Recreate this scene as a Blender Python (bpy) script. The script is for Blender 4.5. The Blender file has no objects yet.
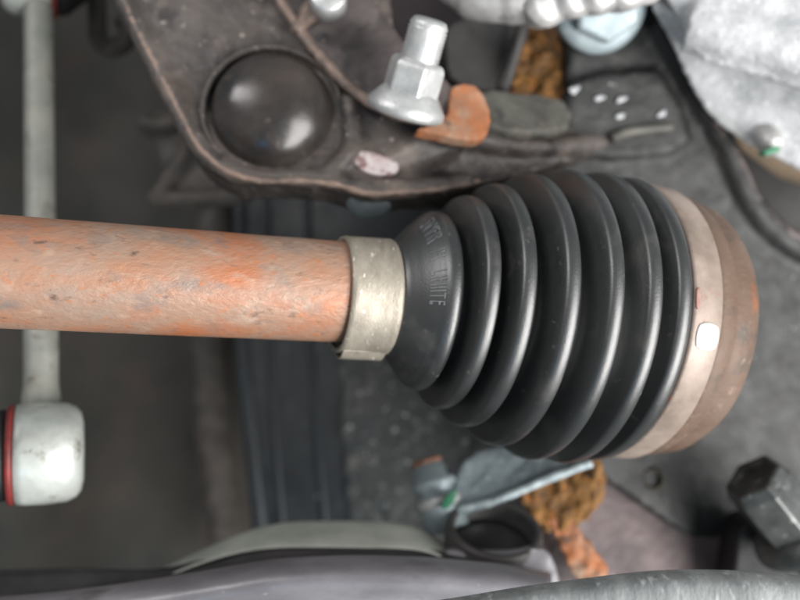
import bpy, bmesh, math, random
from mathutils import Vector, Matrix, noise
random.seed(7)
sc = bpy.context.scene
R = math.radians

# ------------------------------------------------------------------ camera
F = 858.0                                   # focal length in pixels of the 800 px wide photograph
cam_d = bpy.data.cameras.new('camera')
cam = bpy.data.objects.new('camera', cam_d)
sc.collection.objects.link(cam)
cam.location = (0, 0, 0)
cam.rotation_euler = (R(90), 0, 0)
cam_d.sensor_width = 36.0
cam_d.lens = 36.0 * F / 800.0
cam_d.clip_start = 0.01
cam_d.clip_end = 50
cam_d.dof.use_dof = True
cam_d.dof.focus_distance = 0.264
cam_d.dof.aperture_fstop = 5.4
sc.camera = cam

# ------------------------------------------------------------------ world, lamps, exposure
w = bpy.data.worlds.new('World')
sc.world = w
w.use_nodes = True
w.node_tree.nodes['Background'].inputs[0].default_value = (0.80, 0.88, 0.92, 1)
w.node_tree.nodes['Background'].inputs[1].default_value = 0.32

def lamp(name, loc, target, size, watts, col):
    d = bpy.data.lights.new(name, 'AREA')
    d.shape = 'RECTANGLE'
    d.size, d.size_y = size
    d.energy = watts
    d.color = col
    o = bpy.data.objects.new(name, d)
    sc.collection.objects.link(o)
    o.location = loc
    o.rotation_euler = (Vector(target) - Vector(loc)).to_track_quat('-Z', 'Y').to_euler()
    return o
lamp('workshop_lamp', (-0.75, -0.50, 0.85), (0.0, 0.33, 0.0), (0.75, 0.40), 9.0, (1.0, 0.96, 0.95))
lamp('inspection_lamp', (-0.17, -0.30, -0.42), (-0.05, 0.31, 0.06), (0.09, 0.05), 0.22, (0.12, 0.5, 1.0))
lamp('hand_lamp', (0.66, -0.26, -0.32), (0.05, 0.33, -0.02), (0.60, 0.95), 24.0, (1.0, 0.985, 0.965))

sc.view_settings.view_transform = 'Standard'
sc.view_settings.look = 'None'
sc.view_settings.gamma = 1
sc.view_settings.use_curve_mapping = False
sc.view_settings.exposure = 0.0

# ------------------------------------------------------------------ helpers
def P(px, py, d):
    """the point of the place seen at that spot of the photograph, d metres away"""
    return Vector(((px - 400) / F * d, d, -(py - 300) / F * d))

def plane(a, b, c):
    """depth of a true plane through three (px, py, d)"""
    import numpy as np
    A = np.array([[1, q[0], q[1]] for q in (a, b, c)], float)
    s = np.linalg.solve(A, np.array([1 / q[2] for q in (a, b, c)]))
    return lambda x, y: 1.0 / (s[0] + s[1] * x + s[2] * y)

def lin(c):
    return tuple(((v / 255) / 12.92 if v / 255 <= 0.04045 else ((v / 255 + 0.055) / 1.055) ** 2.4) for v in c)

def crom(pts, n, closed=False):
    """Catmull-Rom through points (any tuples), n samples a span"""
    m = len(pts)
    out = []
    pts = [Vector(p) for p in pts]
    spans = m if closed else m - 1
    for i in range(spans):
        if closed:
            p0, p1, p2, p3 = pts[(i - 1) % m], pts[i], pts[(i + 1) % m], pts[(i + 2) % m]
        else:
            p0, p1, p2, p3 = pts[max(i - 1, 0)], pts[i], pts[i + 1], pts[min(i + 2, m - 1)]
        for k in range(n):
            t = k / n
            out.append(0.5 * ((2 * p1) + (p2 - p0) * t + (2 * p0 - 5 * p1 + 4 * p2 - p3) * t * t + (3 * p1 - p0 - 3 * p2 + p3) * t ** 3))
    if not closed:
        out.append(pts[-1])
    return out

def obj(name, bm, material, parent=None, smooth=True, origin=None):
    bmesh.ops.recalc_face_normals(bm, faces=bm.faces[:])
    me = bpy.data.meshes.new(name)
    lo = Vector((min(v.co.x for v in bm.verts), min(v.co.y for v in bm.verts), min(v.co.z for v in bm.verts)))
    hi = Vector((max(v.co.x for v in bm.verts), max(v.co.y for v in bm.verts), max(v.co.z for v in bm.verts)))
    c = (lo + hi) / 2
    for v in bm.verts:
        v.co -= c
    bm.to_mesh(me)
    bm.free()
    if smooth:
        me.shade_smooth()
    me.materials.append(material)
    o = bpy.data.objects.new(name, me)
    sc.collection.objects.link(o)
    o.location = c
    if parent:
        o.parent = parent
        o.location = c - world_loc(parent)
    return o

def world_loc(o):
    l = o.location.copy()
    while o.parent:
        o = o.parent
        l = l + o.location
    return l

def tag(o, label, cat, group=None, kind=None):
    if label: o['label'] = label
    if cat: o['category'] = cat
    if group: o['group'] = group
    if kind: o['kind'] = kind
    return o

def thing(name, loc, label, cat, group=None):
    o = bpy.data.objects.new(name, None)
    o.empty_display_size = 0.01
    sc.collection.objects.link(o)
    o.location = loc
    return tag(o, label, cat, group)

def add_prism(bm, outline, df, thick, smooth=0, back=None):
    """outline in photograph pixels on the plane df, extruded away from the camera"""
    pts = [Vector((x, y, 0)) for x, y in outline]
    if smooth:
        pts = crom(pts, smooth, True)
    fr = [P(p.x, p.y, df(p.x, p.y)) for p in pts]
    n = Vector((0, 0, 0))
    c = sum(fr, Vector()) / len(fr)
    for i in range(len(fr)):
        n += (fr[i] - c).cross(fr[(i + 1) % len(fr)] - c)
    n.normalize()
    if n.y < 0: n = -n
    a = [bm.verts.new(p) for p in fr]
    b = [bm.verts.new(p + n * thick) for p in fr]
    bm.faces.new(a)
    bm.faces.new(b[::-1])
    for i in range(len(a)):
        j = (i + 1) % len(a)
        bm.faces.new((a[j], a[i], b[i], b[j]))
    return n

def frame(ax):
    ax = ax.normalized()
    e1 = Vector((0, 0, 1)) - ax * ax.z
    if e1.length < 0.15:
        e1 = Vector((0, 1, 0)) - ax * ax.y
    e1.normalize()
    return e1, ax.cross(e1)

def add_tube(bm, pts, rads, n=16, flat=1.0, cap=True):
    if not isinstance(rads, (list, tuple)):
        rads = [rads] * len(pts)
    rings = []
    prev = None
    for i, p in enumerate(pts):
        t = (pts[min(i + 1, len(pts) - 1)] - pts[max(i - 1, 0)]).normalized()
        if prev is None:
            e1, e2 = frame(t)
        else:
            e1 = (prev - t * prev.dot(t)).normalized()
            e2 = t.cross(e1)
        prev = e1
        rings.append([bm.verts.new(p + (e1 * math.cos(2 * math.pi * k / n) + e2 * math.sin(2 * math.pi * k / n) * flat) * rads[i]) for k in range(n)])
    for a, b in zip(rings, rings[1:]):
        for k in range(n):
            bm.faces.new((a[k], a[(k + 1) % n], b[(k + 1) % n], b[k]))
    if cap:
        bm.faces.new(rings[0][::-1])
        bm.faces.new(rings[-1])

def add_lathe(bm, o, ax, prof, n=48, phase=0.0, wob=0.0):
    """prof: (distance along the axis, radius); closes at zero radius"""
    ax = ax.normalized()
    e1, e2 = frame(ax)
    rings = []
    for s, r in prof:
        if r < 1e-7:
            rings.append([bm.verts.new(o + ax * s)])
        else:
            ring = []
            for k in range(n):
                a = 2 * math.pi * k / n + phase
                q = r * (1 + wob * noise.noise(Vector((math.cos(a) * 2, math.sin(a) * 2, s * 90))))
                ring.append(bm.verts.new(o + ax * s + (e1 * math.cos(a) + e2 * math.sin(a)) * q))
            rings.append(ring)
    for a, b in zip(rings, rings[1:]):
        if len(a) == 1 and len(b) == 1: continue
        if len(a) == 1:
            for k in range(n): bm.faces.new((a[0], b[(k + 1) % n], b[k]))
        elif len(b) == 1:
            for k in range(n): bm.faces.new((a[k], a[(k + 1) % n], b[0]))
        else:
            for k in range(n): bm.faces.new((a[k], a[(k + 1) % n], b[(k + 1) % n], b[k]))

def add_loft(bm, rows, nu=6, nv=5):
    """smooth sheet through rows of (px, py, d)"""
    fine = []
    for r in rows:
        fine.append(crom([P(*q) for q in r], nu))
    cols = list(zip(*fine))
    cols = [crom(c, nv) for c in cols]
    vs = [[bm.verts.new(p) for p in c] for c in cols]
    for a, b in zip(vs, vs[1:]):
        for k in range(len(a) - 1):
            bm.faces.new((a[k], a[k + 1], b[k + 1], b[k]))

def bevel(o, wdt, seg=3, ang=35):
    m = o.modifiers.new('bevel', 'BEVEL')
    m.width = wdt; m.segments = seg; m.limit_method = 'ANGLE'; m.angle_limit = R(ang)
    m.harden_normals = False
    return o

def solid(o, t, off=-1):
    m = o.modifiers.new('solid', 'SOLIDIFY')
    m.thickness = t; m.offset = off
    return o

_tex = {}
def cast(o, voxel=0.0013, smooth=6, amp=0.0004, size=0.006, amp2=0.0, size2=0.02):
    """fused and softened like a casting, with uneven skin"""
    m = o.modifiers.new('fuse', 'REMESH')
    m.mode = 'VOXEL'; m.voxel_size = voxel; m.use_smooth_shade = True
    s = o.modifiers.new('soften', 'SMOOTH')
    s.iterations = smooth; s.factor = 0.5
    for a, z in ((amp2, size2), (amp, size)):
        if a:
            k = round(z, 5)
            if k not in _tex:
                t = bpy.data.textures.new('skin', 'CLOUDS')
                t.noise_scale = z; t.noise_depth = 3
                _tex[k] = t
            d = o.modifiers.new('skin', 'DISPLACE')
            d.texture = _tex[k]; d.strength = a * 2; d.mid_level = 0.5
            d.texture_coords = 'LOCAL'
    return o

# ------------------------------------------------------------------ materials
def mat(name, c1, c2, scale=90, rough=(0.45, 0.7), metal=0.0, bump=0.25, bscale=500, specks=(), stretch=(1, 1, 1), detail=8, rot=(0, 0, 0), spec=0.5, mid=(0.35, 0.65), coat=0.0, bdist=0.0006, coat_rough=0.08):
    """two-tone noise colour, specks = (colour, scale, threshold, softness, roughness or None, metal or None)"""
    m = bpy.data.materials.new(name)
    m.use_nodes = True
    nt = m.node_tree
    N, L = nt.nodes, nt.links
    b = N['Principled BSDF']
    tc = N.new('ShaderNodeTexCoord')
    mp = N.new('ShaderNodeMapping')
    mp.inputs['Scale'].default_value = stretch
    mp.inputs['Rotation'].default_value = rot
    L.new(tc.outputs['Object'], mp.inputs['Vector'])
    def nz(s, det=detail, r=0.6, seed=0.0):
        q = N.new('ShaderNodeTexNoise')
        q.noise_dimensions = '4D'
        q.inputs['W'].default_value = seed
        q.inputs['Scale'].default_value = s
        q.inputs['Detail'].default_value = det
        q.inputs['Roughness'].default_value = r
        L.new(mp.outputs[0], q.inputs['Vector'])
        return q.outputs['Fac']
    def ramp(src, lo, hi, a=0.0, z=1.0):
        q = N.new('ShaderNodeMapRange')
        q.inputs['From Min'].default_value = lo; q.inputs['From Max'].default_value = hi
        q.inputs['To Min'].default_value = a; q.inputs['To Max'].default_value = z
        L.new(src, q.inputs['Value'])
        return q.outputs[0]
    def mix(f, a, bb):
        q = N.new('ShaderNodeMix'); q.data_type = 'RGBA'
        L.new(f, q.inputs['Factor'])
        if isinstance(a, tuple): q.inputs['A'].default_value = (*a, 1)
        else: L.new(a, q.inputs['A'])
        q.inputs['B'].default_value = (*bb, 1)
        return q.outputs['Result']
    def mixf(f, a, v):
        q = N.new('ShaderNodeMix'); q.data_type = 'FLOAT'
        L.new(f, q.inputs['Factor'])
        if isinstance(a, float): q.inputs['A'].default_value = a
        else: L.new(a, q.inputs['A'])
        q.inputs['B'].default_value = v
        return q.outputs['Result']
    base = nz(scale)
    col = mix(ramp(base, *mid), lin(c1), lin(c2))
    rg = ramp(nz(scale * 1.7, seed=3.0), 0.3, 0.7, *rough)
    mt = float(metal)
    for i, s in enumerate(specks):
        f = ramp(nz(s[1], 5, 0.55, seed=11.0 + 7 * i), s[2], s[2] + s[3])
        col = mix(f, col, lin(s[0]))
        if len(s) > 4 and s[4] is not None: rg = mixf(f, rg, s[4])
        if len(s) > 5 and s[5] is not None: mt = mixf(f, mt, s[5])
    L.new(col, b.inputs['Base Color'])
    L.new(rg, b.inputs['Roughness'])
    if isinstance(mt, float): b.inputs['Metallic'].default_value = mt
    else: L.new(mt, b.inputs['Metallic'])
    b.inputs['Specular IOR Level'].default_value = spec
    b.inputs['Coat Weight'].default_value = coat
    b.inputs['Coat Roughness'].default_value = coat_rough
    if bump:
        q = N.new('ShaderNodeBump')
        q.inputs['Strength'].default_value = bump
        q.inputs['Distance'].default_value = bdist
        L.new(nz(bscale, 6, 0.6, seed=5.0), q.inputs['Height'])
        L.new(q.outputs[0], b.inputs['Normal'])
    return m

M = {}
M['rust_shaft'] = mat('rust_shaft', (150, 128, 113), (160, 116, 90), 80, (0.34, 0.54), 0.1, 0.6, 420,
                      [((168, 98, 60), 45, 0.50, 0.22), ((122, 111, 105), 80, 0.54, 0.16), ((176, 150, 132), 150, 0.57, 0.2), ((118, 96, 84), 260, 0.60, 0.12), ((172, 108, 70), 300, 0.58, 0.16), ((82, 66, 58), 120, 0.64, 0.08)],
                      stretch=(0.7, 0.8, 1.4), rot=(0, R(30), 0), detail=12, bdist=.0008)
M['rubber'] = mat('rubber', (29, 31, 31), (35, 37, 37), 120, (0.40, 0.48), 0.0, 0.2, 1200,
                  [((72, 69, 64), 60, 0.56, 0.25, 0.6), ((84, 81, 76), 300, 0.64, 0.1, 0.7)], spec=1.0, coat=0.55, coat_rough=0.36)
M['letter'] = mat('letter', (132, 134, 134), (92, 95, 96), 300, (0.5, 0.7), 0.0, 0.1)
M['clamp'] = mat('clamp', (168, 160, 146), (138, 130, 118), 120, (0.42, 0.55), 0.35, 0.3, 700,
                 [((226, 218, 205), 300, 0.62, 0.1)], stretch=(2.2, 0.6, 1), rot=(0, R(25), 0))
M['clamp_big'] = mat('clamp_big', (166, 150, 140), (128, 114, 103), 60, (0.5, 0.65), 0.2, 0.3, 500,
                     [((150, 92, 62), 90, 0.62, 0.1, 0.8, 0.0)])
M['housing'] = mat('housing', (108, 90, 78), (92, 70, 56), 50, (0.5, 0.75), 0.1, 0.6, 500,
                   [((158, 86, 44), 42, 0.58, 0.14, 0.85, 0.0), ((74, 66, 60), 90, 0.55, 0.16), ((136, 116, 102), 190, 0.60, 0.12)])
M['white_mark'] = mat('white_mark', (206, 208, 210), (186, 188, 190), 200, (0.3, 0.4), 0.0, 0.05)
M['red_mark'] = mat('red_mark', (140, 96, 86), (150, 122, 110), 300, (0.5, 0.6), 0.0, 0.1)
M['cast_brown'] = mat('cast_brown', (90, 83, 79), (62, 57, 55), 45, (0.36, 0.62), 0.0, 0.9, 380,
                      [((118, 106, 98), 60, 0.54, 0.16), ((44, 41, 41), 70, 0.54, 0.13), ((84, 72, 62), 30, 0.55, 0.2), ((150, 140, 132), 240, 0.62, 0.10), ((196, 190, 186), 330, 0.70, 0.05, 0.35)])
M['cast_edge'] = mat('cast_edge', (146, 126, 114), (112, 98, 90), 120, (0.4, 0.65), 0.15, 0.4, 500,
                     [((86, 76, 72), 110, 0.56, 0.14)])
M['cast_dark'] = mat('cast_dark', (70, 62, 62), (92, 84, 82), 70, (0.45, 0.7), 0.0, 0.6, 450,
                     [((40, 37, 38), 70, 0.55, 0.12), ((150, 138, 132), 200, 0.66, 0.08)])
M['gloss_cap'] = mat('gloss_cap', (30, 29, 29), (64, 57, 53), 40, (0.14, 0.40), 0.0, 0.14, 90,
                     [((92, 80, 72), 130, 0.63, 0.16, 0.45)], spec=0.6)
M['zinc'] = mat('zinc', (206, 206, 204), (176, 178, 178), 150, (0.34, 0.5), 0.55, 0.3, 900,
                [((140, 138, 134), 220, 0.62, 0.14)])
M['zinc_blue'] = mat('zinc_blue', (160, 172, 176), (130, 142, 147), 110, (0.45, 0.6), 0.3, 0.2, 700,
                     [((205, 214, 214), 200, 0.62, 0.14)])
M['knuckle'] = mat('knuckle', (27, 28, 28), (37, 37, 36), 50, (0.45, 0.7), 0.0, 0.7, 480,
                   [((62, 58, 56), 110, 0.58, 0.16), ((26, 27, 28), 60, 0.56, 0.16), ((170, 172, 174), 300, 0.69, 0.04, 0.3)])
M['knuckle_edge'] = mat('knuckle_edge', (92, 80, 77), (62, 58, 58), 120, (0.4, 0.6), 0.2, 0.6, 500,
                        [((170, 156, 150), 220, 0.62, 0.1)])
M['alloy'] = mat('alloy', (208, 209, 210), (172, 174, 176), 80, (0.5, 0.65), 0.1, 0.9, 520,
                 [((226, 228, 230), 420, 0.58, 0.1), ((128, 130, 132), 460, 0.64, 0.08)])
M['alloy_soft'] = mat('alloy_soft', (186, 184, 182), (150, 150, 150), 70, (0.38, 0.55), 0.35, 0.4, 600,
                      [((120, 118, 116), 120, 0.6, 0.14)])
M['alloy_bar'] = mat('alloy_bar', (146, 150, 149), (108, 112, 112), 70, (0.55, 0.75), 0.0, 0.8, 600,
                     [((178, 182, 182), 210, 0.58, 0.14), ((98, 100, 100), 160, 0.56, 0.16)], stretch=(1.6, 1, 0.6), rot=(0, R(-35), 0))
M['rust_rough'] = mat('rust_rough', (132, 92, 42), (84, 58, 32), 160, (0.7, 0.9), 0.0, 0.9, 500,
                      [((190, 118, 48), 220, 0.58, 0.12), ((46, 36, 28), 180, 0.60, 0.1)], bdist=0.0012)
M['rust_orange'] = mat('rust_orange', (178, 108, 64), (142, 104, 82), 90, (0.65, 0.85), 0.0, 0.7, 500,
                       [((164, 142, 122), 70, 0.52, 0.16), ((206, 126, 66), 160, 0.58, 0.14), ((88, 70, 60), 110, 0.56, 0.12)])
M['rust_tip'] = mat('rust_tip', (150, 92, 52), (112, 100, 92), 160, (0.6, 0.8), 0.1, 0.7, 600, [((190, 108, 46), 240, 0.58, 0.12)])
M['mauve'] = mat('mauve', (106, 93, 92), (82, 72, 73), 45, (0.5, 0.7), 0.0, 0.6, 420,
                 [((168, 150, 144), 150, 0.62, 0.08), ((178, 110, 80), 90, 0.67, 0.06), ((66, 58, 58), 60, 0.56, 0.14)])
M['arm_paint'] = mat('arm_paint', (150, 148, 152), (112, 110, 114), 30, (0.30, 0.48), 0.1, 0.3, 350,
                     [((84, 81, 84), 50, 0.56, 0.16), ((178, 176, 178), 260, 0.66, 0.08)], stretch=(0.6, 1, 1))
M['arm_flange'] = mat('arm_flange', (208, 211, 200), (178, 181, 172), 60, (0.5, 0.7), 0.0, 0.3, 350)
M['web_shade'] = mat('web_shade', (66, 63, 66), (48, 46, 48), 50, (0.5, 0.7), 0.0, 0.5, 350, [((78, 72, 70), 120, 0.6, 0.14)])
M['black'] = mat('black', (20, 21, 22), (28, 28, 30), 60, (0.5, 0.7), 0.0, 0.3, 300)
M['maroon'] = mat('maroon', (48, 36, 38), (38, 32, 33), 50, (0.5, 0.7), 0.0, 0.3, 300)
M['dark_grey'] = mat('dark_grey', (64, 62, 61), (52, 50, 49), 50, (0.45, 0.65), 0.0, 0.4, 350, [((104, 100, 96), 200, 0.68, 0.06)])
M['green_grey'] = mat('green_grey', (92, 91, 84), (70, 68, 63), 60, (0.5, 0.7), 0.0, 0.8, 350, [((116, 106, 96), 90, 0.56, 0.16), ((52, 49, 47), 80, 0.56, 0.14)])
M['shield'] = mat('shield', (30, 33, 35), (44, 47, 49), 40, (0.4, 0.6), 0.0, 0.8, 260,
                  [((78, 82, 82), 120, 0.60, 0.14), ((150, 154, 154), 300, 0.70, 0.05, 0.35)])
M['rough_panel'] = mat('rough_panel', (46, 49, 49), (64, 66, 64), 90, (0.4, 0.65), 0.0, 1.0, 240,
                       [((46, 50, 52), 60, 0.54, 0.16), ((150, 153, 150), 260, 0.60, 0.08, 0.35), ((110, 108, 102), 110, 0.57, 0.14)], bdist=0.0012)
M['shield_rib'] = mat('shield_rib', (42, 47, 51), (32, 36, 39), 60, (0.35, 0.5), 0.0, 0.3, 300)
M['well'] = mat('well', (34, 36, 32), (58, 52, 45), 11, (0.6, 0.8), 0.0, 0.6, 150,
                [((62, 50, 44), 20, 0.56, 0.2), ((26, 27, 26), 16, 0.54, 0.2)])
M['seam'] = mat('seam', (76, 70, 65), (56, 52, 48), 90, (0.5, 0.75), 0.0, 0.6, 300,
                [((94, 82, 75), 110, 0.58, 0.14)])
M['link_rod'] = mat('link_rod', (142, 142, 134), (116, 118, 112), 60, (0.45, 0.6), 0.1, 0.3, 500, [((100, 94, 86), 120, 0.58, 0.12)])
M['link_cup'] = mat('link_cup', (210, 214, 208), (172, 176, 170), 60, (0.26, 0.42), 0.3, 0.35, 260, [((118, 114, 104), 110, 0.60, 0.12, 0.7), ((92, 84, 74), 260, 0.66, 0.08, 0.8)])
M['red_seal'] = mat('red_seal', (134, 46, 42), (96, 40, 37), 160, (0.45, 0.6), 0.0, 0.1)
M['tan'] = mat('tan', (138, 118, 96), (112, 98, 82), 50, (0.6, 0.8), 0.0, 0.4)
M['green'] = mat('green', (44, 124, 88), (60, 110, 86), 260, (0.45, 0.6), 0.0, 0.1)
M['pale_paint'] = mat('pale_paint', (206, 196, 194), (176, 158, 158), 220, (0.5, 0.7), 0.0, 0.3, 700, [((118, 84, 82), 170, 0.50, 0.12), ((74, 62, 60), 320, 0.58, 0.08)])
M['bolt_dark'] = mat('bolt_dark', (92, 94, 93), (60, 62, 61), 90, (0.26, 0.42), 0.4, 0.3, 500, [((150, 152, 150), 180, 0.6, 0.14)])
M['bolt_dull'] = mat('bolt_dull', (128, 136, 134), (84, 88, 86), 160, (0.4, 0.6), 0.3, 0.5, 500, [((62, 60, 56), 180, 0.56, 0.14, 0.8, 0.0)])
M['glint_white'] = mat('glint_white', (200, 202, 204), (160, 163, 166), 200, (0.5, 0.65), 0.1, 0.3)

# ------------------------------------------------------------------ wheel well behind everything
bm = bmesh.new()
rows = []
for py in (-420, -150, 100, 300, 480, 620, 800, 1000):
    r = []
    for px in (-600, -250, 0, 120, 250, 420, 620, 850, 1150, 1500):
        d = 0.62 - 0.00006 * abs(px - 350) + 0.02 * math.sin(px * 0.013 + py * 0.004)
        if py > 480: d -= (py - 480) * 0.00025
        if py < 0: d += py * 0.0002
        r.append((px, py, d))
    rows.append(r)
add_loft(bm, rows, 5, 5)
o = tag(solid(obj('wheel_well', bm, M['well']), 0.002, 1), 'dark olive grey dusty wheel well panel behind all the parts', 'wheel well', kind='structure')

# vertical lumpy seam on the well panel
bm = bmesh.new()
pts = crom([P(208, 150, .585), P(212, 260, .58), P(205, 340, .58), P(210, 420, .575), P(222, 500, .56), P(226, 560, .54)], 10)
add_tube(bm, [p + Vector((noise.noise(p * 40) * .004, .006, 0)) for p in pts], [0.0115 + .003 * noise.noise(p * 50) for p in pts], 16, 1)
o = tag(cast(obj('panel_seam', bm, M['seam']), .0016, 3, .0012, .008), 'lumpy grey-brown vertical seam on the well panel left of the splash shield', 'seam')

# black splash shield with ribs
t = thing('splash_shield', P(330, 540, .50), 'blue-black speckled splash shield with upright ribs behind the axle boot', 'splash shield')
sp = plane((240, 200, .49), (440, 200, .47), (300, 540, .46))
bm = bmesh.new()
add_prism(bm, [(238, 182), (345, 178), (470, 178), (560, 200), (580, 560), (430, 580), (262, 575), (246, 400)], sp, 0.006)
s = bevel(obj('panel', bm, M['shield'], t), .002)
bm = bmesh.new()
add_prism(bm, [(338, 246), (420, 240), (540, 260), (560, 420), (540, 560), (420, 560), (352, 556), (340, 420)], lambda x, y: sp(x, y) - .003, .008, 1)
cast(obj('rough_panel', bm, M['rough_panel'], t), .0018, 2, .0022, .008)
for xs, wd in (((241, 243, 252, 266), 9), ((268, 270, 276, 286), 4.5), ((308, 311, 318, 330), 5)):
    bm = bmesh.new()
    pts = crom([P(x, y, sp(x, y) + wd * .00022) for x, y in zip(xs, (200, 330, 440, 570))], 8)
    add_tube(bm, pts, wd * .47 / F, 12)
    obj('rib', bm, M['shield_rib'], t)

# ------------------------------------------------------------------ drive axle
axle = thing('drive_axle', P(345, 295, .30), 'rust-orange drive axle with ribbed black rubber boot between two metal clamps', 'drive axle')
S0, S1 = P(0, 271.5, .2655), P(345, 292, .30)
sdir = (S1 - S0).normalized()
bm = bmesh.new()
L0 = -.16
prof = [(L0, 0), (L0, .0170), (L0 + .001, .0176)]
tot = (S1 - S0).length + .02
for i in range(60):
    s = L0 + .002 + (tot - L0) * i / 59
    prof.append((s, .0176 + .00012 * noise.noise(Vector((s * 60, 3, 1)))))
prof.append((tot + .002, 0))
add_lathe(bm, S0, sdir, prof, 96, 0, .006)
obj('shaft', bm, M['rust_shaft'], axle)

A0 = P(338, 295, .30)
def axis_dir(s):
    f = min(1.0, max(0.0, (s - .012) / .03))
    a, p = R(18.0), -R(3.6) - R(4.4) * f
    return Vector((math.cos(a) * math.cos(p), math.sin(a) * math.cos(p), math.sin(p)))
N0 = Vector((math.cos(R(18)) * math.cos(R(8)), math.sin(R(18)) * math.cos(R(8)), -math.sin(R(8))))
def centre(s, dz):
    return A0 + N0 * s + Vector((0, 0, dz))
# (distance along the axis, lift of the centre, radius): neck, shoulder, seven rings
prof = [(.0010, .0004, .0188), (.0030, .0005, .0190), (.0160, .0013, .0192), (.0190, .0016, .0203), (.0212, .0018, .0228), (.0240, .0020, .0262), (.0266, .0022, .0289), (.0280, .0024, .0302), (.0292, .0024, .0314), (.0304, .0025, .0321), (.0317, .0025, .0324), (.0330, .0026, .0323), (.0341, .0027, .0316), (.0348, .0028, .0300)]
crest = [(.0317, .0025, .0324), (.0421, .0036, .0390), (.0521, .0040, .0448), (.0647, .0041, .0507), (.0783, .0042, .0546), (.0921, .0049, .0554), (.1040, .0060, .0546)]
for a, b in zip(crest, crest[1:]):
    g = b[0] - a[0]
    lo = min(a[2], b[2]) - (.0088 if a is not crest[0] else .0070)
    hw = .0023 / g                                   # half width of the rounded band
    def at(f, r): return (a[0] + g * f, a[1] + (b[1] - a[1]) * f, r)
    if a is not crest[0]:
        prof += [at(hw * .55, a[2] - .00008), at(hw, a[2] - .00055), at(hw + .05, a[2] - .0020)]
    m0, m1 = hw + .05, 1 - hw - .05
    h = b[2]
    prof += [at(m0 + (m1 - m0) * .22, a[2] - .0020 - (a[2] - .0020 - lo) * .80), at(m0 + (m1 - m0) * .42, lo), at(m0 + (m1 - m0) * .60, lo + .0003), at(m0 + (m1 - m0) * .80, lo + (h - .0024 - lo) * .50),
             at(m1, h - .0024), at(1 - hw, h - .0009), at(1 - hw * .55, h - .00025), at(1.0, h)]
prof += [(.1056, .0061, .0544), (.1070, .0062, .0534), (.1080, .0065, .0522), (.1100, .0067, .0519), (.1195, .0078, .0515)]
NSUB = 4
vals = crom([centre(q[0], q[1]) for q in prof], NSUB)
rads = [v.x for v in crom([(q[2], 0, 0) for q in prof], NSUB)]
def axis_at(i):
    return axis_dir(prof[min(i // NSUB, len(prof) - 1)][0])
def boot_pt(i, th, up=0.0):
    i = max(0.0, min(i, len(vals) - 1.001))
    k = int(i); f = i - k
    c = vals[k].lerp(vals[k + 1], f)
    r = rads[k] * (1 - f) + rads[k + 1] * f
    ax = axis_at(k)
    e1, e2 = frame(ax)
    # th = 0 at the top, growing clockwise as the camera sees the rings' near side
    return c + (e1 * math.cos(th) + e2 * math.sin(th)) * (r + up)
bm = bmesh.new()
NB = 160
rings = []
for i in range(len(vals)):
    rings.append([bm.verts.new(boot_pt(i, 2 * math.pi * k / NB)) for k in range(NB)])
for a, b in zip(rings, rings[1:]):
    for k in range(NB):
        bm.faces.new((a[k], a[(k + 1) % NB], b[(k + 1) % NB], b[k]))
boot = solid(obj('boot', bm, M['rubber'], axle), .0025, -1)
boot['label'] = 'black rubber boot with seven raised rings'

# raised lettering on the shoulder of the boot; mould text is only partly legible
def glyph_mesh(ch):
    cu = bpy.data.curves.new('glyph', 'FONT')
    cu.body = ch
    cu.size = 1.0
    cu.extrude = 0.0
    o = bpy.data.objects.new('glyph', cu)
    me = o.to_mesh()
    vs = [v.co.copy() for v in me.vertices]
    fs = [tuple(p.vertices) for p in me.polygons]
    o.to_mesh_clear()
    bpy.data.objects.remove(o); bpy.data.curves.remove(cu)
    return vs, fs
i_base, i_top = 5.2 * NSUB, 7.7 * NSUB
bm = bmesh.new()
th = R(22)
for ch in 'SNMFIR  IH  LIHIITE':
    if ch == ' ':
        th += R(3.8); continue
    vs, fs = glyph_mesh(ch)
    wmax = max(v.x for v in vs) if vs else .5
    sc_x = R(6.6)
    lay = []
    for up in (-.0002, .00035):
        lay.append([bm.verts.new(boot_pt(i_base + (i_top - i_base) * v.y / .75, th + v.x * sc_x, up)) for v in vs])
    edge = {}
    for f in fs:
        for l, q in ((1, f), (0, f[::-1])):
            try: bm.faces.new([lay[l][k] for k in q])
            except ValueError: pass
        for a, b in zip(f, f[1:] + f[:1]):
            if (b, a) in edge: del edge[(b, a)]
            else: edge[(a, b)] = 1
    for a, b in edge:
        try: bm.faces.new((lay[0][a], lay[0][b], lay[1][b], lay[1][a]))
        except ValueError: pass
    th += (wmax + .14) * sc_x
o = obj('lettering', bm, M['letter'], boot, smooth=False)
o['label'] = 'small raised moulded lettering round the boot shoulder'

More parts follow.
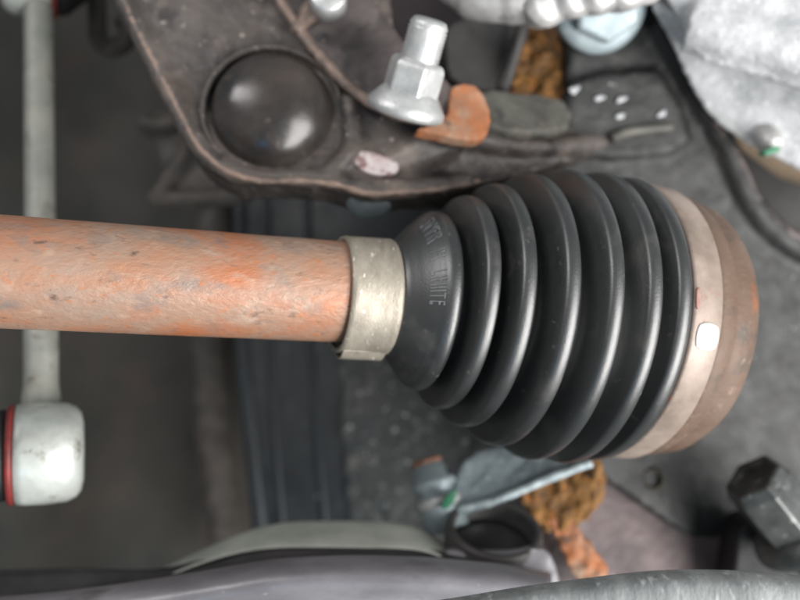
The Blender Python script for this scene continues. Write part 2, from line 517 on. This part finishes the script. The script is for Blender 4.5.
# small clamp: band round the neck
ax = axis_at(0)
cc = centre(.0005, .0004)
k = .0206 / 59
bm = bmesh.new()
W = .0172
add_lathe(bm, cc, ax, [(0, 53.5 * k), (-.0006, 56 * k), (-.0003, 58 * k), (.001, 59 * k), (.0022, 58.6 * k), (W - .002, 59.6 * k), (W - .0008, 60 * k), (W, 59 * k), (W + .0003, 57 * k), (W, 54 * k)], 96, 0, .004)
small = obj('small_clamp', bm, M['clamp'], axle)
bm = bmesh.new()    # crimped lug of the band at the lower left
e1, e2 = frame(ax)
for a in (R(176),):
    rad = e1 * math.cos(a) + e2 * math.sin(a)
    tan = -e1 * math.sin(a) + e2 * math.cos(a)
    b0 = cc + rad * 59 * k
    pts = [b0 - tan * .006 - rad * .0008, b0 - tan * .002 + rad * .0016, b0 + tan * .003 + rad * .0018, b0 + tan * .007 - rad * .0008]
    for s0, s1 in ((.0008, W - .001),):
        lo = [[bm.verts.new(p + ax * s) for p in crom(pts, 5)] for s in (s0, s1)]
        for q in range(len(lo[0]) - 1):
            bm.faces.new((lo[0][q], lo[0][q + 1], lo[1][q + 1], lo[1][q]))
bevel(solid(obj('crimp', bm, M['clamp'], small), .0009), .0003)

# big clamp and joint housing
axb = axis_at(len(vals) - 1)
cb = centre(.1086, .0066)
bm = bmesh.new()
W2 = .0112
add_lathe(bm, cb, axb, [(-.0006, .0515), (-.0004, .0529), (.0006, .0534), (W2 * .5, .0531), (W2 - .0006, .0530), (W2, .0526), (W2, .0505)], 120, 0, .003)
big = obj('big_clamp', bm, M['clamp_big'], axle)
def on_band(th, s, up):
    e1, e2 = frame(axb)
    return cb + axb * s + (e1 * math.cos(th) + e2 * math.sin(th)) * (.0532 + up)
def band_patch(name, th0, th1, s0, s1, up, m):
    bm = bmesh.new()
    def sq(i, j):
        u, v = i / 4 - 1, j / 2 - 1
        return u * math.sqrt(1 - .36 * v * v), v * math.sqrt(1 - .36 * u * u)
    g = [[bm.verts.new(on_band((th0 + th1) / 2 + (th1 - th0) / 2 * sq(i, j)[0], (s0 + s1) / 2 + (s1 - s0) / 2 * sq(i, j)[1], up)) for j in range(5)] for i in range(9)]
    for i in range(8):
        for j in range(4):
            bm.faces.new((g[i][j], g[i + 1][j], g[i + 1][j + 1], g[i][j + 1]))
    return bevel(solid(obj(name, bm, m, big), .0006, 0), .0004, 3, 30)
band_patch('clamp_tab', R(90), R(100), .0012, W2 - .0012, .0004, M['white_mark'])['label'] = 'bright white tab on the big clamp'
band_patch('paint_mark', R(78), R(86), -.0002, .0016, .0002, M['red_mark'])
bm = bmesh.new()
ch = cb + axb * (W2 - .001)
add_lathe(bm, ch, axb, [(0, 0), (0, .0500), (.001, .0516), (.003, .0518), (.0075, .0512), (.0090, .0500), (.0100, .0500), (.0130, .0502), (.0170, .0494), (.0205, .0472), (.0235, .0436), (.0255, .0385), (.027, .030), (.0275, .012), (.034, .010), (.034, 0)], 120, 0, .004)
obj('joint_housing', bm, M['housing'], axle)

# ------------------------------------------------------------------ steering knuckle
kp = plane((560, 60, .372), (800, 200, .398), (640, 520, .385))
kn = thing('steering_knuckle', P(720, 560, .40), 'dark grey rough cast steering knuckle behind the rusty joint housing', 'steering knuckle')
bm = bmesh.new()
add_prism(bm, [(568, 60), (570, -40), (640, -60), (652, 0), (684, 58), (735, 142), (768, 208), (805, 236), (900, 270), (960, 420), (930, 575), (800, 552), (742, 547), (690, 536), (640, 503), (600, 474), (560, 430), (500, 320), (510, 200), (552, 126)], kp, .024, 3)
# dished field: proud boss and web
kp2 = lambda x, y: kp(x, y) - .004
add_prism(bm, [(572, 82), (648, 70), (664, 76), (692, 140), (640, 156), (576, 150)], kp2, .012, 2)
add_tube(bm, crom([P(x, y, kp(x, y) - .001) for x, y in ((655, 20), (690, 82), (722, 140), (752, 205), (795, 246), (860, 270))], 6), .0058, 12)
body = cast(obj('body', bm, M['knuckle'], kn), .0016, 5, .0005, .005, .0010, .03)
bm = bmesh.new()
add_tube(bm, crom([P(x, y, kp(x, y) - .0045) for x, y in ((712, 118), (738, 160), (760, 205), (790, 233), (850, 258))], 8), .0026, 10)
cast(obj('raised_rim', bm, M['knuckle_edge'], kn), .0012, 2, .0006, .004)
bm = bmesh.new()
add_tube(bm, crom([P(x, y, kp(x, y) - .0058) for x, y in ((611, 139), (628, 132), (650, 129), (673, 127))], 8), [.0006] + [.0021] * 23 + [.0006], 10)
obj('casting_ridge', bm, M['green_grey'], kn)
bm = bmesh.new()
c = P(653, 479, kp(653, 479) - .0012)
add_lathe(bm, c, Vector((.1, 1, 0)), [(.006, 0), (.005, .0030), (.0, .0036), (-.0006, .0043), (.0, .0050), (.004, .0052)], 24)
obj('drain_hole', bm, mat('olive', (58, 54, 34), (44, 42, 32), 200, (.6, .8)), kn)
for x, y, a, r in ((574, 90, .0030, 1.3), (600, 98, .0022, 1.8), (621, 99, .0022, 1.8), (620, 116, .0022, 1.6), (661, 114, .0022, 1.7)):  # pale matte flecks that paint in glints on the casting
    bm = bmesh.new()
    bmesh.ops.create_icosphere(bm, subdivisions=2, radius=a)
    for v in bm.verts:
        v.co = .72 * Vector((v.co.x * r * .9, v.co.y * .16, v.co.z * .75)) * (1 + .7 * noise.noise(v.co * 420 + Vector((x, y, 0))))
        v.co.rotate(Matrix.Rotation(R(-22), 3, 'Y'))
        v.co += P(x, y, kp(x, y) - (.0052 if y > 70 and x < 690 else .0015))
    obj('painted_glint', bm, M['glint_white'], kn)

# ------------------------------------------------------------------ plates below the boot
mp_ = plane((600, 480, .392), (740, 560, .392), (560, 600, .375))
bm = bmesh.new()
add_prism(bm, [(556, 440), (650, 470), (760, 520), (770, 620), (600, 640), (540, 600), (545, 500)], mp_, .012, 2)
tag(cast(obj('ball_joint_flange', bm, M['mauve']), .0015, 4, .0005, .005), 'dusty mauve-grey flange plate below the knuckle with light specks', 'flange plate')

rk = thing('rusted_bracket', P(565, 580, .37), 'flaking yellow-brown rusted bracket with an orange strip below the boot', 'rusted bracket')
bm = bmesh.new()
rp = plane((530, 490, .372), (600, 480, .366), (560, 560, .366))
add_prism(bm, [(520, 492), (552, 466), (594, 456), (604, 488), (594, 512), (574, 526), (546, 532), (530, 514)], rp, .014, 2)
cast(obj('rust_block', bm, M['rust_rough'], rk), .0011, 2, .0030, .006)
bm = bmesh.new()
add_prism(bm, [(548, 518), (566, 514), (584, 538), (608, 570), (604, 590), (578, 588), (562, 552)], rp, .008, 1)
cast(obj('rust_strip', bm, M['rust_orange'], rk), .0011, 2, .0016, .005)

bm = bmesh.new()
gp = plane((470, 460, .37), (550, 450, .365), (470, 520, .355))
add_prism(bm, [(462, 462), (500, 444), (560, 446), (585, 462), (540, 482), (500, 497), (462, 512), (452, 500)], gp, .006, 2)
add_tube(bm, crom([P(x, y, gp(x, y) - .0006) for x, y in ((455, 512), (495, 500), (540, 482), (592, 462))], 6), .0022, 10)
tag(cast(obj('pale_bracket', bm, M['zinc_blue']), .0012, 3, .0009, .006), 'pale blue-grey shiny bracket tucked beneath the black boot', 'bracket')

# bolt with green mark
gb = thing('marked_bolt', P(432, 525, .37), 'pale flanged bolt with rusty tip and green paint mark beside the lower arm', 'bolt')
b0, b1 = P(448, 530, .362), P(424, 454, .372)
ax = b1 - b0; ln = ax.length
k = .366 / F
bm = bmesh.new()
add_lathe(bm, b0, ax, [(0, 0), (0, 22 * k), (ln * .42, 22 * k), (ln * .44, 19 * k), (ln * .5, 18 * k), (ln * .55, 23 * k), (ln * .62, 23 * k), (ln * .66, 17 * k), (ln * .85, 16 * k), (ln * .86, 0)], 40)
obj('shank', bm, M['zinc_blue'], gb)
bm = bmesh.new()
add_lathe(bm, b0 + ax * .30, ax, [(-.001, 19 * k), (0, 24.5 * k), (.0035, 24.5 * k), (.0045, 19 * k)], 40)
obj('washer', bm, M['zinc'], gb)
bm = bmesh.new()
add_lathe(bm, b0 + ax * .84, ax, [(0, 15.5 * k), (ln * .05, 16.5 * k), (ln * .09, 13 * k), (ln * .11, 0)], 32, 0, .10)
obj('rusty_tip', bm, M['rust_tip'], gb)
bm = bmesh.new()
add_prism(bm, [(444, 500), (453, 490), (457, 492), (454, 502), (446, 509), (442, 508)], lambda x, y: .3518, .003, 2)
bevel(obj('green_mark', bm, M['green'], gb), .0006)

# hex bolt at the lower right
hb = thing('hex_bolt', P(790, 545, .36), 'dark shiny hex bolt with flange at the knuckle foot', 'bolt')
b1, b0 = P(752, 476, .345), P(800, 535, .352)
ax = b1 - b0; ln = ax.length; k = .35 / F
bm = bmesh.new()
add_lathe(bm, b0 + ax * .2, ax, [(0, 0), (0, 34 * k), (ln * .66, 34 * k), (ln * .80, 29 * k), (ln * .81, 24 * k), (ln * .76, 20 * k), (ln * .74, 0)], 6, R(14))
bevel(obj('hex_head', bm, M['bolt_dark'], hb, smooth=False), .0012, 3, 20)
bm = bmesh.new()
add_lathe(bm, b0 - ax * .02, ax, [(0, 0), (0, 46 * k), (.0018, 48 * k), (.004, 46 * k), (.0075, 36 * k), (.0085, 30 * k), (.0085, 0)], 48)
obj('flange', bm, M['bolt_dark'], hb)
bm = bmesh.new()
add_lathe(bm, b0 - ax * .55, ax, [(0, 0), (0, 26 * k), (ln * .55, 26 * k), (ln * .55, 0)], 32)
obj('shank', bm, M['bolt_dark'], hb)
bm = bmesh.new()
add_prism(bm, [(742, 528), (762, 520), (800, 540), (860, 530), (880, 640), (740, 640), (735, 560)], lambda x, y: .366, .02, 2)  # black block added to paint the dark gap below the bolt
tag(bevel(obj('gap_block', bm, M['black']), .002), 'black block standing in for the dark gap under the hex bolt flange', 'dark gap')

# ------------------------------------------------------------------ lower control arm
la = thing('control_arm', P(300, 620, .32), 'glossy grey stamped lower control arm with pale green-grey flange', 'control arm')
xs = (130, 165, 200, 232, 265, 300, 350, 400, 428, 450)
r0 = (580, 567, 551, 537, 526, 521.5, 521, 523, 532, 549)
dy = (6, 8, 11, 15, 20, 23, 24, 23, 18, 10)
bm = bmesh.new()
add_loft(bm, [[(x, y + 10, .375) for x, y in zip(xs, r0)],
              [(x, y, .362) for x, y in zip(xs, r0)],
              [(x, y + q * .55, .345) for x, y, q in zip(xs, r0, dy)],
              [(x, y + q, .335) for x, y, q in zip(xs, r0, dy)],
              [(x, y + q + 3, .334) for x, y, q in zip(xs, r0, dy)]], 5, 4)
solid(obj('flange', bm, M['arm_flange'], la), .0012)
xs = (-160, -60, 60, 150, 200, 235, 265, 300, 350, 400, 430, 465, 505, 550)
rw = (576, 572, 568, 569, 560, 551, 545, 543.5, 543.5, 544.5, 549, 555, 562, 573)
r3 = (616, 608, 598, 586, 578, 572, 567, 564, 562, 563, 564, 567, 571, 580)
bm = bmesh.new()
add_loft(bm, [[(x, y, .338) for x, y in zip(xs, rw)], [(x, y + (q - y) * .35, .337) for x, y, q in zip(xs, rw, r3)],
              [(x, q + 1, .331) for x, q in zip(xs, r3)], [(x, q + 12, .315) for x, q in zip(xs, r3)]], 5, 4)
solid(obj('shaded_inner_web', bm, M['web_shade'], la), .002)  # web coloured dark to paint in the shade below the flange
bm = bmesh.new()
add_loft(bm, [[(x, y + 3, .322) for x, y in zip(xs, r3)],
              [(x, y - 1, .314) for x, y in zip(xs, r3)],
              [(x, y + 1, .305) for x, y in zip(xs, r3)],
              [(x, y + 9, .2975) for x, y in zip(xs, r3)],
              [(x, y + 20, .2950) for x, y in zip(xs, r3)],
              [(x, y + 32, .3000) for x, y in zip(xs, r3)],
              [(x, y + 70, .318) for x, y in zip(xs, r3)]], 5, 4)
solid(obj('lip', bm, M['arm_paint'], la), .002)
c = P(492, 545, .352)
bm = bmesh.new()
axv = Vector((.10, -.42, 1))
k = .352 / F
add_lathe(bm, c, axv, [(-.012, 48 * k), (.008, 48 * k), (.0095, 46 * k), (.0095, 42 * k), (.008, 40 * k), (-.010, 40 * k), (-.010, 0)], 56)
obj('bushing_sleeve', bm, M['dark_grey'], la)
bm = bmesh.new()
add_lathe(bm, c, axv, [(-.008, 39.5 * k), (.001, 39 * k), (-.002, 34 * k), (-.006, 26 * k), (-.0075, 12 * k), (-.008, 0)], 48)
obj('bushing_rubber', bm, M['black'], la)
bm = bmesh.new()
add_prism(bm, [(438, 556), (470, 552), (510, 552), (545, 548), (560, 580), (556, 640), (430, 640)], plane((440, 560, .335), (550, 560, .335), (500, 640, .33)), .01, 2)
cast(obj('web', bm, M['arm_paint'], la), .0016, 5, .0005, .006)

# pale alloy crossmember
bm = bmesh.new()
xs = (330, 400, 460, 520, 580, 650, 720, 800, 900)
yt = (616, 606, 597, 587, 579, 571, 570, 575, 582)
add_loft(bm, [[(x, y + 10, .262) for x, y in zip(xs, yt)], [(x, y, .256) for x, y in zip(xs, yt)], [(x, y + 4, .248) for x, y in zip(xs, yt)],
              [(x, y + 16, .243) for x, y in zip(xs, yt)], [(x, y + 40, .242) for x, y in zip(xs, yt)], [(x, y + 75, .246) for x, y in zip(xs, yt)]], 6, 5)
tag(solid(obj('crossmember', bm, M['alloy_bar']), .003), 'pale grey scuffed alloy crossmember below the rusted bracket', 'crossmember')

# ------------------------------------------------------------------ upper suspension arm
ap = plane((130, 20, .335), (400, 150, .325), (280, 115, .328))
ap_ = plane((130, 20, .338), (420, 150, .332), (250, 190, .322))
ap = lambda x, y: ap_(x, y) + max(0.0, x - 455) * .00026
sa = thing('suspension_arm', P(280, 190, .33), 'dirty brown cast suspension arm with glossy dark ball joint cap', 'suspension arm')
bm = bmesh.new()
add_prism(bm, [(104, -60), (122, 0), (140, 42), (160, 82), (180, 122), (198, 152), (222, 172), (252, 182), (300, 183), (335, 187), (366, 196), (410, 194), (450, 192), (492, 180), (540, 168), (600, 154), (640, 146), (640, 124), (560, 124), (500, 128), (440, 118), (400, 60), (360, -60)], ap, .018, 3)
# raised rim round the edge
def on(pts, off, n=8, dp=ap): return crom([P(x, y, dp(x, y) - off) for x, y in pts], n)
add_tube(bm, on(((112, -30), (128, 8), (147, 46), (168, 88), (190, 132), (212, 160), (245, 176), (300, 178), (335, 181), (368, 190), (420, 188), (470, 180)), -.001), .0040, 12)
add_tube(bm, on(((346, 96), (352, 118), (350, 150), (330, 172)), .0005), .0034, 12)
add_tube(bm, on(((420, 124), (470, 138), (530, 146), (610, 142)), .0002), .0042, 12)
cast(obj('body', bm, M['cast_brown'], sa), .0014, 4, .0007, .005, .0012, .025)
# folded upper plate that carries the nut
bm = bmesh.new()
ap2 = lambda x, y: ap(x, y) - .006
add_prism(bm, [(250, -50), (276, -5), (300, 32), (330, 68), (362, 96), (400, 114), (440, 122), (458, 112), (456, 88), (425, 62), (396, 30), (372, -5), (350, -50)], ap2, .010, 3)
cast(obj('upper_plate', bm, M['cast_dark'], sa), .0013, 4, .0006, .004, .0008, .02)
bm = bmesh.new()
add_tube(bm, on(((256, -40), (280, 0), (304, 36), (334, 72), (366, 99), (402, 116), (438, 123)), .0062), .0024, 10)
cast(obj('folded_edge', bm, M['cast_edge'], sa), .0011, 2, .0006, .004)
bm = bmesh.new()
add_tube(bm, on(((296, 34), (306, 18), (318, 6), (330, -6)), .0066), [.003] * 8 + [.0042] * 17, 12)
cast(obj('weld_nub', bm, M['cast_edge'], sa), .0011, 2, .0008, .004)
bm = bmesh.new()
add_lathe(bm, P(328, -4, .322), Vector((.05, -1, .2)), [(-.008, 0), (-.008, .0070), (.001, .0070), (.0018, .006), (.0018, 0)], 32)
obj('rivet_head', bm, M['zinc'], sa)
# ball joint cap
cx, cy = 273, 112
cd = ap(cx, cy)
n_ = (P(130, 20, ap(130, 20)) - P(cx, cy, cd)).cross(P(250, 190, ap(250, 190)) - P(cx, cy, cd)).normalized()
if n_.y > 0: n_ = -n_
n_ = (n_ + Vector((.05, 0, -.10))).normalized()
k = cd / F
c0 = P(cx, cy, cd)
bm = bmesh.new()
add_lathe(bm, c0 - n_ * .001, n_, [(-.006, 0), (-.006, 74 * k), (.0005, 73.5 * k), (.0026, 71 * k), (.0032, 68.5 * k), (.0026, 66.5 * k), (.0005, 65.5 * k), (-.003, 65 * k), (-.003, 0)], 96, 0, .012)
rim = cast(obj('cap_rim', bm, M['cast_brown'], sa), .0009, 2, .0005, .005)
bm = bmesh.new()
pr = [(-.002, 66 * k)]
for i in range(15):
    a = math.pi / 2 * i / 14
    pr.append((.0005 + .0155 * math.sin(a), 61 * k * math.cos(a) if i < 14 else 0))
add_lathe(bm, c0 - n_ * .001, n_, pr, 96)
o = obj('ball_cap', bm, M['gloss_cap'], sa)
o['label'] = 'glossy near-black domed ball joint cap'
# worn paler edge along the underside
bm = bmesh.new()
add_tube(bm, on(((104, -40), (124, 2), (146, 47), (167, 88), (184, 120), (200, 149), (226, 170.5), (258, 180.5), (300, 181), (336, 184.5), (368, 193.5), (405, 192), (440, 189), (480, 181)), .0021), .0014, 10)
cast(obj('worn_edge', bm, M['cast_edge'], sa), .0008, 2, .0006, .004)
bm = bmesh.new()
pp = lambda x, y: ap(x, y) - .0012
add_prism(bm, [(352, 158), (362, 151), (380, 154), (398, 163), (396, 172), (380, 175), (362, 170)], pp, .0024, 2)
o = bevel(obj('paint_patch', bm, M['pale_paint'], sa), .0004)
o['label'] = 'scuffed pinkish white patch on the arm'

# pale bolt end below the arm's lower edge
bm = bmesh.new()
add_lathe(bm, P(369, 194, .338), Vector((.0, -.55, -1)), [(-.012, 0), (-.012, .0092), (.004, .0092), (.006, .0085), (.007, .006), (.007, 0)], 40)
tag(obj('bolt_end', bm, M['zinc_blue']), 'pale rounded bolt end peeking out under the suspension arm', 'bolt')

# flange nut and stud
fn = thing('flange_nut', P(410, 105, .318), 'bright zinc flanged nut on a short upright stud', 'nut')
b0, b1 = P(407, 104, .316), P(434, 18, .322)
ax = (b1 - b0); ln = ax.length; ax.normalize()
ax = (ax + Vector((0, -.55, 0))).normalized()
k = .318 / F
bm = bmesh.new()
add_lathe(bm, b0 - ax * .002, ax, [(-.002, 0), (-.002, 35 * k), (-.001, 39 * k), (.0012, 39.5 * k), (.0030, 36 * k), (.0060, 30 * k), (.008, 24 * k), (.008, 0)], 56)
obj('flange', bm, M['zinc'], fn)
bm = bmesh.new()
add_lathe(bm, b0 + ax * .001, ax, [(0, 0), (0, 29 * k), (.0132, 29 * k), (.0150, 26 * k), (.0156, 20 * k), (.0156, 0)], 6, R(40))
bevel(obj('hex_body', bm, M['zinc'], fn, smooth=False), .0009, 3, 20)
bm = bmesh.new()
pr = [(0, 0), (0, 18 * k)]
s = .0150; e = ln * .86
st = s
while s < e - .003:
    pr += [(s, 19.6 * k), (s + .0006, 17.9 * k)]
    s += .0012
pr += [(e - .002, 19 * k), (e, 16 * k), (e + .0004, 13 * k), (e + .0002, 0)]
add_lathe(bm, b0, ax, pr, 40)
obj('stud', bm, M['zinc'], fn)

# rusty orange shim behind the nut and green-grey tongue
bm = bmesh.new()
rp = plane((420, 130, .3215), (490, 130, .331), (460, 85, .336))
add_prism(bm, [(416, 128), (436, 122), (448, 112), (452, 86), (476, 85), (490, 108), (488, 134), (470, 140), (440, 134)], rp, .006, 2)
tag(cast(obj('rusty_shim', bm, M['rust_orange']), .0009, 5, .0003, .006), 'bright orange rusty shim wedged beside the zinc nut', 'shim')
bm = bmesh.new()
add_prism(bm, [(474, 92), (520, 92), (565, 100), (570, 126), (530, 132), (488, 124)], plane((480, 100, .345), (560, 100, .362), (500, 130, .338)), .005, 2)
tag(cast(obj('arm_tongue', bm, M['green_grey']), .0013, 3, .0009, .008), 'dull green-grey metal tongue between orange shim and knuckle', 'tongue')

# dark body above, right of the nut
bm = bmesh.new()
add_prism(bm, [(350, -60), (372, 10), (420, 60), (440, 100), (560, 100), (560, -60)], plane((400, 0, .40), (550, 0, .41), (450, 90, .39)), .02)
tag(bevel(obj('strut_housing', bm, M['maroon']), .003), 'dark maroon-black strut housing behind the zinc nut', 'strut housing')
bm = bmesh.new()
add_prism(bm, [(446, 30), (470, 16), (528, 14), (524, 40), (512, 70), (502, 92), (470, 88), (448, 76)], plane((450, 30, .382), (540, 20, .378), (480, 90, .374)), .008, 2)
add_tube(bm, [P(x, y, .372) for x, y in ((526, 14), (515, 52), (502, 92))], .0030, 10)
tag(cast(obj('strut_tab', bm, M['dark_grey']), .0013, 4, .0004, .006), 'dark grey tapered strut tab between nut and rusted lug', 'tab')
bm = bmesh.new()
add_prism(bm, [(526, 16), (572, 10), (580, 50), (566, 104), (532, 112), (508, 100), (516, 60)], plane((530, 30, .385), (570, 30, .383), (540, 100, .374)), .010, 2)
tag(cast(obj('rusted_lug', bm, M['rust_rough']), .0011, 2, .0028, .006), 'flaky brown rusted lug below the alloy caliper lobe', 'lug')

# ------------------------------------------------------------------ flange bolt at the top of the knuckle
tb = thing('flange_bolt', P(600, 30, .36), 'pale blue-grey flanged bolt head at the knuckle top', 'bolt')
c = P(601, 6, .362); k = .362 / F
ax = Vector((.10, -1, -.38)).normalized()
bm = bmesh.new()
add_lathe(bm, c - ax * .004, ax, [(-.012, 0), (-.012, 44 * k), (.002, 46 * k), (.0035, 47 * k), (.005, 45 * k), (.007, 38 * k), (.0075, 0)], 56)
obj('flange', bm, M['zinc_blue'], tb)
bm = bmesh.new()
add_lathe(bm, c, ax, [(.001, 0), (.001, 36 * k), (.0085, 36 * k), (.010, 32 * k), (.010, 0)], 6, R(8))
bevel(obj('hex_head', bm, M['zinc_blue'], tb, smooth=False), .0010, 3, 20)

# silver lobed casting along the top
al = thing('caliper_bracket', P(545, 0, .335), 'silver lobed alloy bracket above the flange bolt and rusted lug', 'bracket')
bm = bmesh.new()
add_tube(bm, crom([P(440, -30, .35), P(470, -8, .348), (P(510, -4, .345)), P(545, -12, .342), P(580, -40, .342)], 8), [.009] * 8 + [.0105] * 8 + [.0115] * 17, 20)
cast(obj('smooth_lobe', bm, M['alloy_soft'], al), .0014, 4, .0004, .006)
bm = bmesh.new()
for x, y, r, d in ((546, 2, 25, .338), (574, -4, 22, .336), (600, -8, 22, .334), (626, -10, 21, .334), (645, -24, 28, .334)):
    kk = d / F
    add_lathe(bm, P(x, y, d), Vector((.25, -1, -.25)), [(-.01, 0), (-.01, r * kk), (.002, r * kk), (.0048, r * .72 * kk), (.006, 0)], 24)
cast(obj('fluted_lobe', bm, M['alloy_soft'], al), .0011, 3, .0004, .004)

# ------------------------------------------------------------------ alloy brake caliper, upper right
bc = thing('brake_caliper', P(740, 150, .36), 'rough pale cast alloy brake caliper beside the knuckle top', 'brake caliper')
bm = bmesh.new()
cp = plane((680, 20, .352), (800, 0, .335), (790, 90, .345))
add_prism(bm, [(640, -80), (656, -20), (676, 18), (690, 44), (706, 62), (745, 74), (800, 90), (900, 118), (950, -80)], cp, .05, 3)
add_tube(bm, [P(x, y, cp(x, y) + .006) for x, y in ((690, 20), (760, 40), (900, 80))], .013, 20)
cast(obj('body', bm, M['alloy'], bc), .0014, 6, .0003, .003, .002, .03)
bm = bmesh.new()
cp3 = plane((700, 60, .366), (800, 90, .356), (760, 140, .372))
add_prism(bm, [(650, 0), (672, 46), (692, 90), (714, 122), (748, 146), (790, 166), (900, 214), (920, 100), (800, 70), (720, 40)], cp3, .03, 3)
cast(obj('lower_flange', bm, M['alloy'], bc), .0014, 5, .0003, .003, .001, .03)
bm = bmesh.new()
add_lathe(bm, P(770, 143, .368), Vector((.1, -.8, -1)), [(-.012, 0), (-.012, .0056), (.0025, .0054), (.0036, .0042), (.004, 0)], 28)
nub = obj('bleed_nipple', bm, M['alloy_soft'], bc)
bm = bmesh.new()
add_prism(bm, [(763, 151), (774, 146), (782, 146), (780, 151), (766, 155)], lambda x, y: .3585, .006, 1)
bevel(obj('green_mark', bm, M['green'], nub), .0008)

bm = bmesh.new()
add_prism(bm, [(720, 90), (780, 120), (920, 160), (920, 260), (800, 200), (752, 168)], plane((740, 120, .43), (900, 200, .43), (780, 190, .43)), .003, 2)
tag(obj('dust_shield', bm, M['tan'], smooth=False), 'tan dusty shield between caliper flange and knuckle rim', 'dust shield')
bm = bmesh.new()
add_prism(bm, [(742, 150), (780, 178), (830, 190), (920, 200), (930, 330), (800, 260), (756, 200)], plane((740, 160, .418), (900, 200, .416), (780, 250, .418)), .004, 2)
tag(bevel(obj('backing_plate', bm, M['dark_grey']), .001), 'dark grey plate behind the knuckle rim below the tan shield', 'backing plate')

# ------------------------------------------------------------------ stabilizer link, left
sl = thing('stabilizer_link', P(45, 500, .33), 'pale grey stabilizer link rod with bright silver cup and red seal', 'stabilizer link')
bm = bmesh.new()
pts = [P(38.5, -20, .395), P(39, 100, .375), P(40, 220, .36), P(41, 330, .345), P(41, 425, .335)]
add_tube(bm, crom(pts, 8), [.0061] * 20 + [.0066] * 9 + [.0072] * 4, 24)
obj('rod', bm, M['link_rod'], sl)
def cup(px, py, d, s, red_left=True):
    k = d / F * s
    ax = Vector((1, .36, .0)).normalized() * (1 if red_left else -1)
    c = P(px, py, d)
    bm = bmesh.new()
    add_lathe(bm, c, ax, [(-30 * k, 0), (-30 * k, 47 * k), (-28 * k, 51 * k), (-20 * k, 52 * k), (0, 52.5 * k), (20 * k, 51 * k), (29 * k, 47 * k), (34 * k, 41 * k), (36.5 * k, 30 * k), (37 * k, 10 * k), (37 * k, 0)], 64)
    cu = obj('joint_cup', bm, M['link_cup'], sl)
    bm = bmesh.new()
    add_lathe(bm, c, ax, [(-37 * k, 0), (-37 * k, 48 * k), (-35 * k, 51.5 * k), (-31 * k, 51.5 * k), (-29 * k, 48 * k), (-29 * k, 0)], 64)
    obj('red_seal', bm, M['red_seal'], cu)
    bm = bmesh.new()
    add_lathe(bm, c, ax, [(-80 * k, 0), (-80 * k, 20 * k), (-72 * k, 26 * k), (-60 * k, 36 * k), (-52 * k, 44 * k), (-42 * k, 47 * k), (-37 * k, 46 * k), (-36 * k, 0)], 48)
    obj('dust_boot', bm, M['black'], cu)
cup(46.5, 453, .325, .96)
cup(29, -22, .395, .72, False)

# ------------------------------------------------------------------ clutter left of the arm
hk = thing('hose_bracket', P(190, 190, .42), 'small brown-grey forked hose bracket below the arm edge', 'bracket')
bm = bmesh.new()
hp = plane((150, 120, .42), (240, 190, .41), (160, 190, .415))
add_prism(bm, [(144, 116), (176, 110), (190, 136), (206, 164), (244, 188), (240, 202), (146, 204), (162, 182), (154, 150)], hp, .008, 2)
add_tube(bm, crom([P(x, y, hp(x, y) - .001) for x, y in ((140, 122), (160, 127), (186, 118))], 6), .0045, 12)
add_tube(bm, crom([P(x, y, hp(x, y) - .001) for x, y in ((150, 204), (164, 186), (182, 160), (192, 134))], 6), .0042, 12)
add_tube(bm, crom([P(x, y, hp(x, y) - .001) for x, y in ((152, 200), (190, 199), (242, 195))], 6), .0040, 12)
cast(obj('plate', bm, M['seam'], hk), .0014, 3, .0010, .006)
bm = bmesh.new()
ring = [P(113 + 17 * math.cos(a), 32 + 17 * math.sin(a), .42) for a in [R(20 + 320 * i / 30) for i in range(31)]]
add_tube(bm, [P(98, -40, .42), P(97, -5, .42)] + [P(113 + 16 * math.cos(R(190 - 10 * i)), 32 + 16 * math.sin(R(190 - 10 * i)), .42) for i in range(0, 26)], .0046, 12)
tag(obj('hose_loop', bm, M['seam']), 'grey-brown curled hose clip beside the link rod top', 'hose clip')
